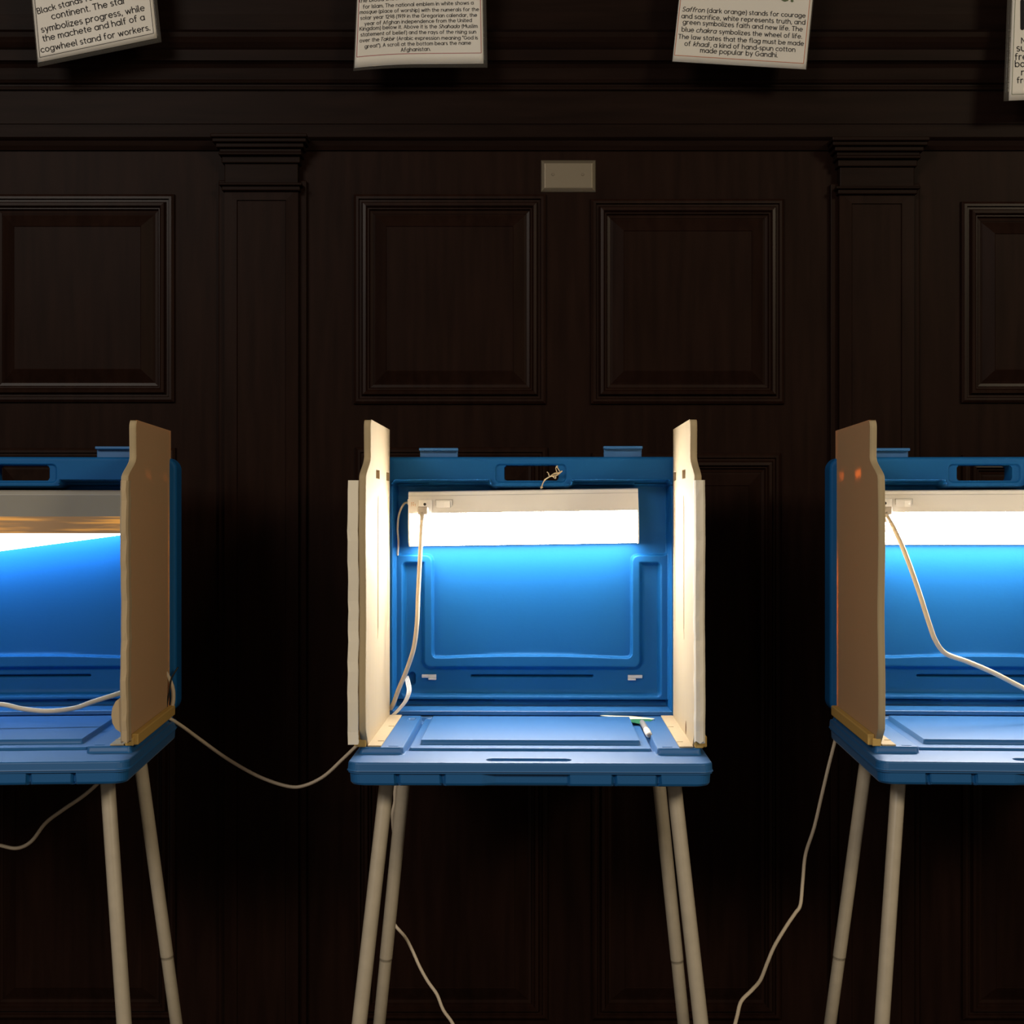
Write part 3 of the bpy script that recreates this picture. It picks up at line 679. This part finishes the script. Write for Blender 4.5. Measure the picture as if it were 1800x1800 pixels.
# the posters' round single-weight lettering, drawn stroke by stroke: lists of lines and arcs
def _c(x=.25): return ('A', x, .25, .25, .25, 0, 360)
GLYPH = {
 'a': [_c(), ('L', .5, .5, .5, 0)], 'b': [('L', 0, .75, 0, 0), _c()], 'c': [('A', .25, .25, .25, .25, 48, 312)], 'd': [_c(), ('L', .5, .75, .5, 0)],
 'e': [('L', .01, .26, .495, .26), ('A', .25, .25, .25, .25, 2, 315)], 'f': [('A', .23, .6, .14, .15, 60, 180), ('L', .09, .6, .09, 0), ('L', 0, .47, .25, .47)],
 'g': [_c(), ('L', .5, .5, .5, .0), ('A', .25, 0, .25, .22, 0, -145)], 'h': [('L', 0, .75, 0, 0), ('A', .22, .28, .22, .22, 180, 0), ('L', .44, .28, .44, 0)],
 'i': [('L', 0, .5, 0, 0), ('D', 0, .69)], 'k': [('L', 0, .75, 0, 0), ('L', .36, .5, .01, .2), ('L', .14, .31, .38, 0)], 'l': [('L', 0, .75, 0, .1), ('A', .08, .1, .08, .1, 180, 260)],
 'm': [('L', 0, .5, 0, 0), ('A', .17, .3, .17, .2, 180, 0), ('L', .34, .3, .34, 0), ('A', .51, .3, .17, .2, 180, 0), ('L', .68, .3, .68, 0)],
 'n': [('L', 0, .5, 0, 0), ('A', .22, .28, .22, .22, 180, 0), ('L', .44, .28, .44, 0)], 'o': [_c()], 'p': [('L', 0, .5, 0, -.22), _c()], 'q': [_c(), ('L', .5, .5, .5, -.22)],
 'r': [('L', 0, .5, 0, 0), ('A', .2, .28, .2, .22, 180, 65)], 's': [('A', .17, .375, .155, .125, 45, 270), ('A', .17, .125, .165, .125, 90, -145)],
 't': [('L', .1, .66, .1, .12), ('A', .2, .12, .1, .12, 180, 285), ('L', 0, .5, .25, .5)], 'u': [('L', 0, .5, 0, .22), ('A', .22, .22, .22, .22, 180, 360), ('L', .44, .5, .44, 0)],
 'v': [('L', 0, .5, .2, 0, .4, .5)], 'w': [('L', 0, .5, .17, 0, .34, .46, .51, 0, .68, .5)], 'x': [('L', 0, .5, .38, 0), ('L', .38, .5, 0, 0)], 'y': [('L', 0, .5, .2, .02), ('L', .4, .5, .12, -.22)],
 'z': [('L', 0, .5, .36, .5, 0, 0, .38, 0)],
 'A': [('L', 0, 0, .28, .72, .56, 0), ('L', .1, .24, .46, .24)], 'B': [('L', .22, .72, 0, .72, 0, 0, .24, 0), ('A', .22, .55, .17, .17, 90, -90), ('L', .22, .38, 0, .38), ('A', .24, .19, .2, .19, 90, -90)],
 'G': [('A', .33, .36, .33, .36, 50, 355), ('L', .66, .34, .4, .34)], 'I': [('L', 0, .72, 0, 0)], 'K': [('L', 0, .72, 0, 0), ('L', .46, .72, .0, .28), ('L', .16, .42, .5, 0)],
 'M': [('L', 0, 0, 0, .72, .31, .28, .62, .72, .62, 0)], 'N': [('L', 0, 0, 0, .72, .52, 0, .52, .72)], 'S': [('A', .22, .54, .2, .18, 45, 270), ('A', .22, .18, .22, .18, 90, -145)],
 'T': [('L', 0, .72, .5, .72), ('L', .25, .72, .25, 0)], 'U': [('L', 0, .72, 0, .26), ('A', .26, .26, .26, .26, 180, 360), ('L', .52, .26, .52, .72)],
 '1': [('L', 0, .6, .15, .72, .15, 0)], '2': [('A', .2, .52, .2, .2, 170, -35), ('L', .37, .41, 0, 0, .42, 0)], '8': [('A', .2, .55, .17, .17, 0, 360), ('A', .2, .19, .2, .19, 0, 360)],
 '9': [('A', .2, .51, .2, .21, 0, 360), ('A', .0, .5, .4, .5, 0, -62)], '(': [('A', .26, .26, .22, .5, 118, 242)], ')': [('A', -.1, .26, .22, .5, 62, -62)],
 '"': [('L', 0, .74, 0, .56), ('L', .13, .74, .13, .56)], '-': [('L', 0, .26, .22, .26)], ',': [('L', .03, .04, -.02, -.11)], '.': [('D', 0, .01)]}
def text_pts(s, shear=0.0, wt=.088, xs=.79, gap=.15, space=.24):
    V = []; Fc = []; pen = 0.0
    def disk(x, y, r):
        o = len(V); V.extend((x+r*math.cos(k*math.pi/4), y+r*math.sin(k*math.pi/4)) for k in range(8)); Fc.append(tuple(range(o, o+8)))
    for ch in s:
        if ch == ' ': pen += space; continue
        paths = []; hi = 0; lo = 9
        for g in GLYPH[ch]:
            if g[0] == 'L': paths.append([(g[k]*xs, g[k+1]) for k in range(1, len(g), 2)])
            elif g[0] == 'D': paths.append([(g[1]*xs, g[2])])
            else:
                n = max(4, int(abs(g[6]-g[5])/24))
                paths.append([((g[1]+g[3]*math.cos(math.radians(g[5]+(g[6]-g[5])*k/n)))*xs, g[2]+g[4]*math.sin(math.radians(g[5]+(g[6]-g[5])*k/n))) for k in range(n+1)])
        lo = min(p[0] for q in paths for p in q); hi = max(p[0] for q in paths for p in q)
        for q in paths:
            q = [(x-lo+pen+y*shear, y) for x, y in q]
            if len(q) == 1: disk(*q[0], wt*.68); continue
            disk(*q[0], wt/2); disk(*q[-1], wt/2)
            for a, b in zip(q, q[1:]):
                L = math.hypot(b[0]-a[0], b[1]-a[1]) or 1e-6; nx, ny = -(b[1]-a[1])/L*wt/2, (b[0]-a[0])/L*wt/2
                o = len(V); V.extend([(a[0]+nx, a[1]+ny), (a[0]-nx, a[1]-ny), (b[0]-nx, b[1]-ny), (b[0]+nx, b[1]+ny)]); Fc.append((o, o+1, o+2, o+3))
            for p in (q[1:-1] if len(q) < 8 else q[1:-1:2]): disk(*p, wt/2)
        pen += hi-lo+gap
    dep = [0.0]*len(V)
    for k, f in enumerate(Fc):
        for q in f: dep[q] = (k % 40)*.000008
    return [Vector((x, y, z)) for (x, y), z in zip(V, dep)], Fc
def poster(label, corners, paper, border, ink, rows, warp, thick, extra=()):
    # corners: laminate outline TL TR BR BL in photo px on the poster's plane
    ctr = P(sum(c[0] for c in corners)/4, sum(c[1] for c in corners)/4, ZP)
    root = empty('poster', Matrix.Translation(ctr))
    def grid(cs, z0, z1, name, m, parent, n=30):
        b = MB(); vs = []
        for zz in (z0, z1):
            for i in range(n+1):
                for j in range(n+1):
                    u, v = j/n, i/n
                    x = (cs[0][0]*(1-u)+cs[1][0]*u)*(1-v)+(cs[3][0]*(1-u)+cs[2][0]*u)*v
                    y = (cs[0][1]*(1-u)+cs[1][1]*u)*(1-v)+(cs[3][1]*(1-u)+cs[2][1]*u)*v
                    x, y, dz = warp(x, y); vs.append(P(x, y, zz+dz))
        N = (n+1)**2; fs = []
        for i in range(n):
            for j in range(n):
                a = i*(n+1)+j; q = (a, a+1, a+n+2, a+n+1); fs += [q[::-1], tuple(k+N for k in q)]
        rim = [j for j in range(n)]+[i*(n+1)+n for i in range(n)]+[n*(n+1)+n-j for j in range(n)]+[(n-i)*(n+1) for i in range(n)]
        for k in range(len(rim)): a, c = rim[k], rim[(k+1) % len(rim)]; fs.append((a, c, c+N, a+N))
        b.add(vs, fs, False); b.sm = [True]*(2*n*n)+[False]*len(rim)
        return obj(name, b.mesh(name, m, ctr), parent)
    grid(corners, ZP+.0006, ZP+.0012, 'laminate', 'laminate', root)
    sh = grid(paper, ZP-.0004, ZP+.0004, 'sheet', 'paper', root)
    b = MB()
    for (a, c) in zip(border, border[1:]+border[:1]):
        n = 12; d = Vector((c[0]-a[0], c[1]-a[1])).normalized(); nx, ny = -d.y*thick/2, d.x*thick/2
        vs = []
        for k in range(n+1):
            x, y = a[0]+(c[0]-a[0])*k/n, a[1]+(c[1]-a[1])*k/n
            for s in (-1, 1):
                X, Y, dz = warp(x+nx*s, y+ny*s); vs.append(P(X, Y, ZP-.0008+dz))
        b.add(vs, [(2*k, 2*k+1, 2*k+3, 2*k+2) for k in range(n)])
    obj('printed_border', b.mesh('printed_border', ink, ctr), sh)
    for (s, x0, y0, x1, y1, hs) in rows:
        ital = [t for t in s.split('|')]
        vs_all = []; fs_all = []; pen = 0
        for k, t in enumerate(ital):       # pieces between bars are set in italics
            if not t: continue
            v, f = text_pts(t.strip(), .22 if k % 2 else 0.0)
            if not v: continue
            o = len(vs_all); sh0 = min(q.x for q in v)
            vs_all += [(q.x+pen-sh0, q.y, q.z) for q in v]; fs_all += [tuple(i+o for i in p) for p in f]
            pen += max(q.x for q in v)-sh0+(.30 if not ital[min(k+1, len(ital)-1)].startswith(',') else .06)
        if not vs_all: continue
        W = max(q[0] for q in vs_all); L = math.hypot(x1-x0, y1-y0); k = L/W; hs *= .84
        ux, uy = (x1-x0)/L, (y1-y0)/L; rx, ry = uy, -ux
        out = []
        for a, c, e in vs_all:
            x, y = x0+(ux*a+rx*c*hs)*k, y0+(uy*a+ry*c*hs)*k
            X, Y, dz = warp(x, y); out.append(P(X, Y, ZP-.0010-e+dz))
        b = MB(); b.add(out, fs_all)
        obj('printed_text', b.mesh('printed_text', extra[1] if extra and s in extra[0] else 'ink', ctr, recalc=False), sh)
    return tag(root, label, 'poster', 'laminated flag posters hanging along the top of the wall')
w0 = lambda x, y: (x, y, -.0000*x)
def w1(x, y): t = (x-70)/210; return x, y, -.006*math.sin(3.14*max(0, min(1, t)))
poster('tilted white poster at left about the star, machete and cogwheel', [(28, -290), (241, -334), (284, 74), (66, 118)],
       [(30, -290), (234, -332), (276, 67), (67, 110)], [(36, -283), (229, -322), (270, 58.5), (70, 101)], 'ink',
       [('Black stands for the', 66, 24.5, 195, -9, 1.0), ('continent. The star', 91, 34, 222, 5, 1.0), ('symbolizes progress, while', 73, 57, 255, 18, 1.0),
        ('the machete and half of a', 75.5, 73, 255, 34.5, 1.0), ('cogwheel stand for workers.', 72, 92.5, 264.5, 52.5, 1.0)], w1, .9)
def w2(x, y):
    t = max(0, (735-x)/115); return x, y+6.0*t*t*max(0, min(1, (y+60)/160)), .006*math.sin((x-620)/75)
poster('white poster with a red border line hanging second from left', [(640, -330), (848, -330), (857, 119), (621, 119)],
       [(642, -330), (843, -330), (850, 112), (623, 114)], [(645, -320), (839, -320), (846, 93), (627, 95)], 'ink_red',
       [('the blood shed for independence, and green', 631, 2.5, 838, -7, 1.0), ('for Islam. The national emblem in white shows a', 638, 13, 832.5, 7.5, 1.0),
        ('|mosque| (place of worship) with the numerals for the', 631.5, 22, 842, 19, 1.0), ('solar year 1298 (1919 in the Gregorian calendar, the', 633.5, 32, 838.5, 29, 1.0),
        ('year of Afghan independence from the United', 640.5, 42, 829.5, 38.3, 1.0), ('Kingdom) below it. Above it is the |Shahada| (Muslim', 632, 50.5, 839.5, 48.6, 1.0),
        ('statement of belief) and the rays of the rising sun', 634, 60.5, 837, 58.5, 1.0), ('over the |Takbir| (Arabic expression meaning "God is', 632, 70.5, 840, 69, 1.0),
        ('great"). A scroll at the bottom bears the name', 641, 81, 828, 78, 1.0), ('Afghanistan.', 704.5, 90.3, 757, 88.8, 1.0)], w2, .95)
def w3(x, y): return x, y, .005*math.sin((x-1180)/60)
poster('white poster with an orange border line about saffron, hanging third from left', [(1228, -330), (1462, -316), (1418, 123), (1181, 109)],
       [(1229, -330), (1459, -316), (1416.5, 122), (1182, 108)], [(1232, -320), (1454, -306), (1412.5, 111.5), (1185.5, 97)], 'ink_orange',
       [('|Saffron| (dark orange) stands for courage', 1199.5, 19.5, 1416, 31, 1.0), ('and sacrifice, white represents truth, and', 1197.5, 31.5, 1415.5, 43, 1.0),
        ('green symbolizes faith and new life. The', 1200, 42, 1411, 55, 1.0), ('blue |chakra| symbolizes the wheel of life.', 1198, 55, 1410, 67.5, 1.0),
        ('The law states that the flag must be made', 1192, 67.5, 1413, 80, 1.0), ('of |khadi|, a kind of hand-spun cotton', 1203, 80, 1398, 91, 1.0),
        ('made popular by Gandhi.', 1230.5, 92, 1367, 100.5, 1.0), ('s.', 1372, 0.5, 1395, 2, 1.0)], w3, 1.0, (('s.',), 'ink_green'))
def w4(x, y): return x, y, .004*math.sin((x-1760)/50)
poster('white poster with a thin dark border at the far right edge', [(1782, -330), (2012, -332), (2000, 170), (1764, 178)],
       [(1791, -330), (2006, -332), (1996, 168), (1773, 177)], [(1796, -320), (2000, -322), (1990, 158), (1778.5, 166)], 'ink_green',
       [('N', 1795, 76, 1803, 76, 1.0), ('su', 1787, 90, 1803, 89.5, 1.0), ('fre', 1784, 105, 1806, 104.5, 1.0), ('ba', 1784, 117.5, 1802, 117, 1.0),
        ('r', 1795, 132, 1800.5, 132, 1.0), ('fre', 1787.5, 146, 1808, 145.5, 1.0), ('I', 1793.5, 50, 1800.5, 50, 1.0)], w4, .9)
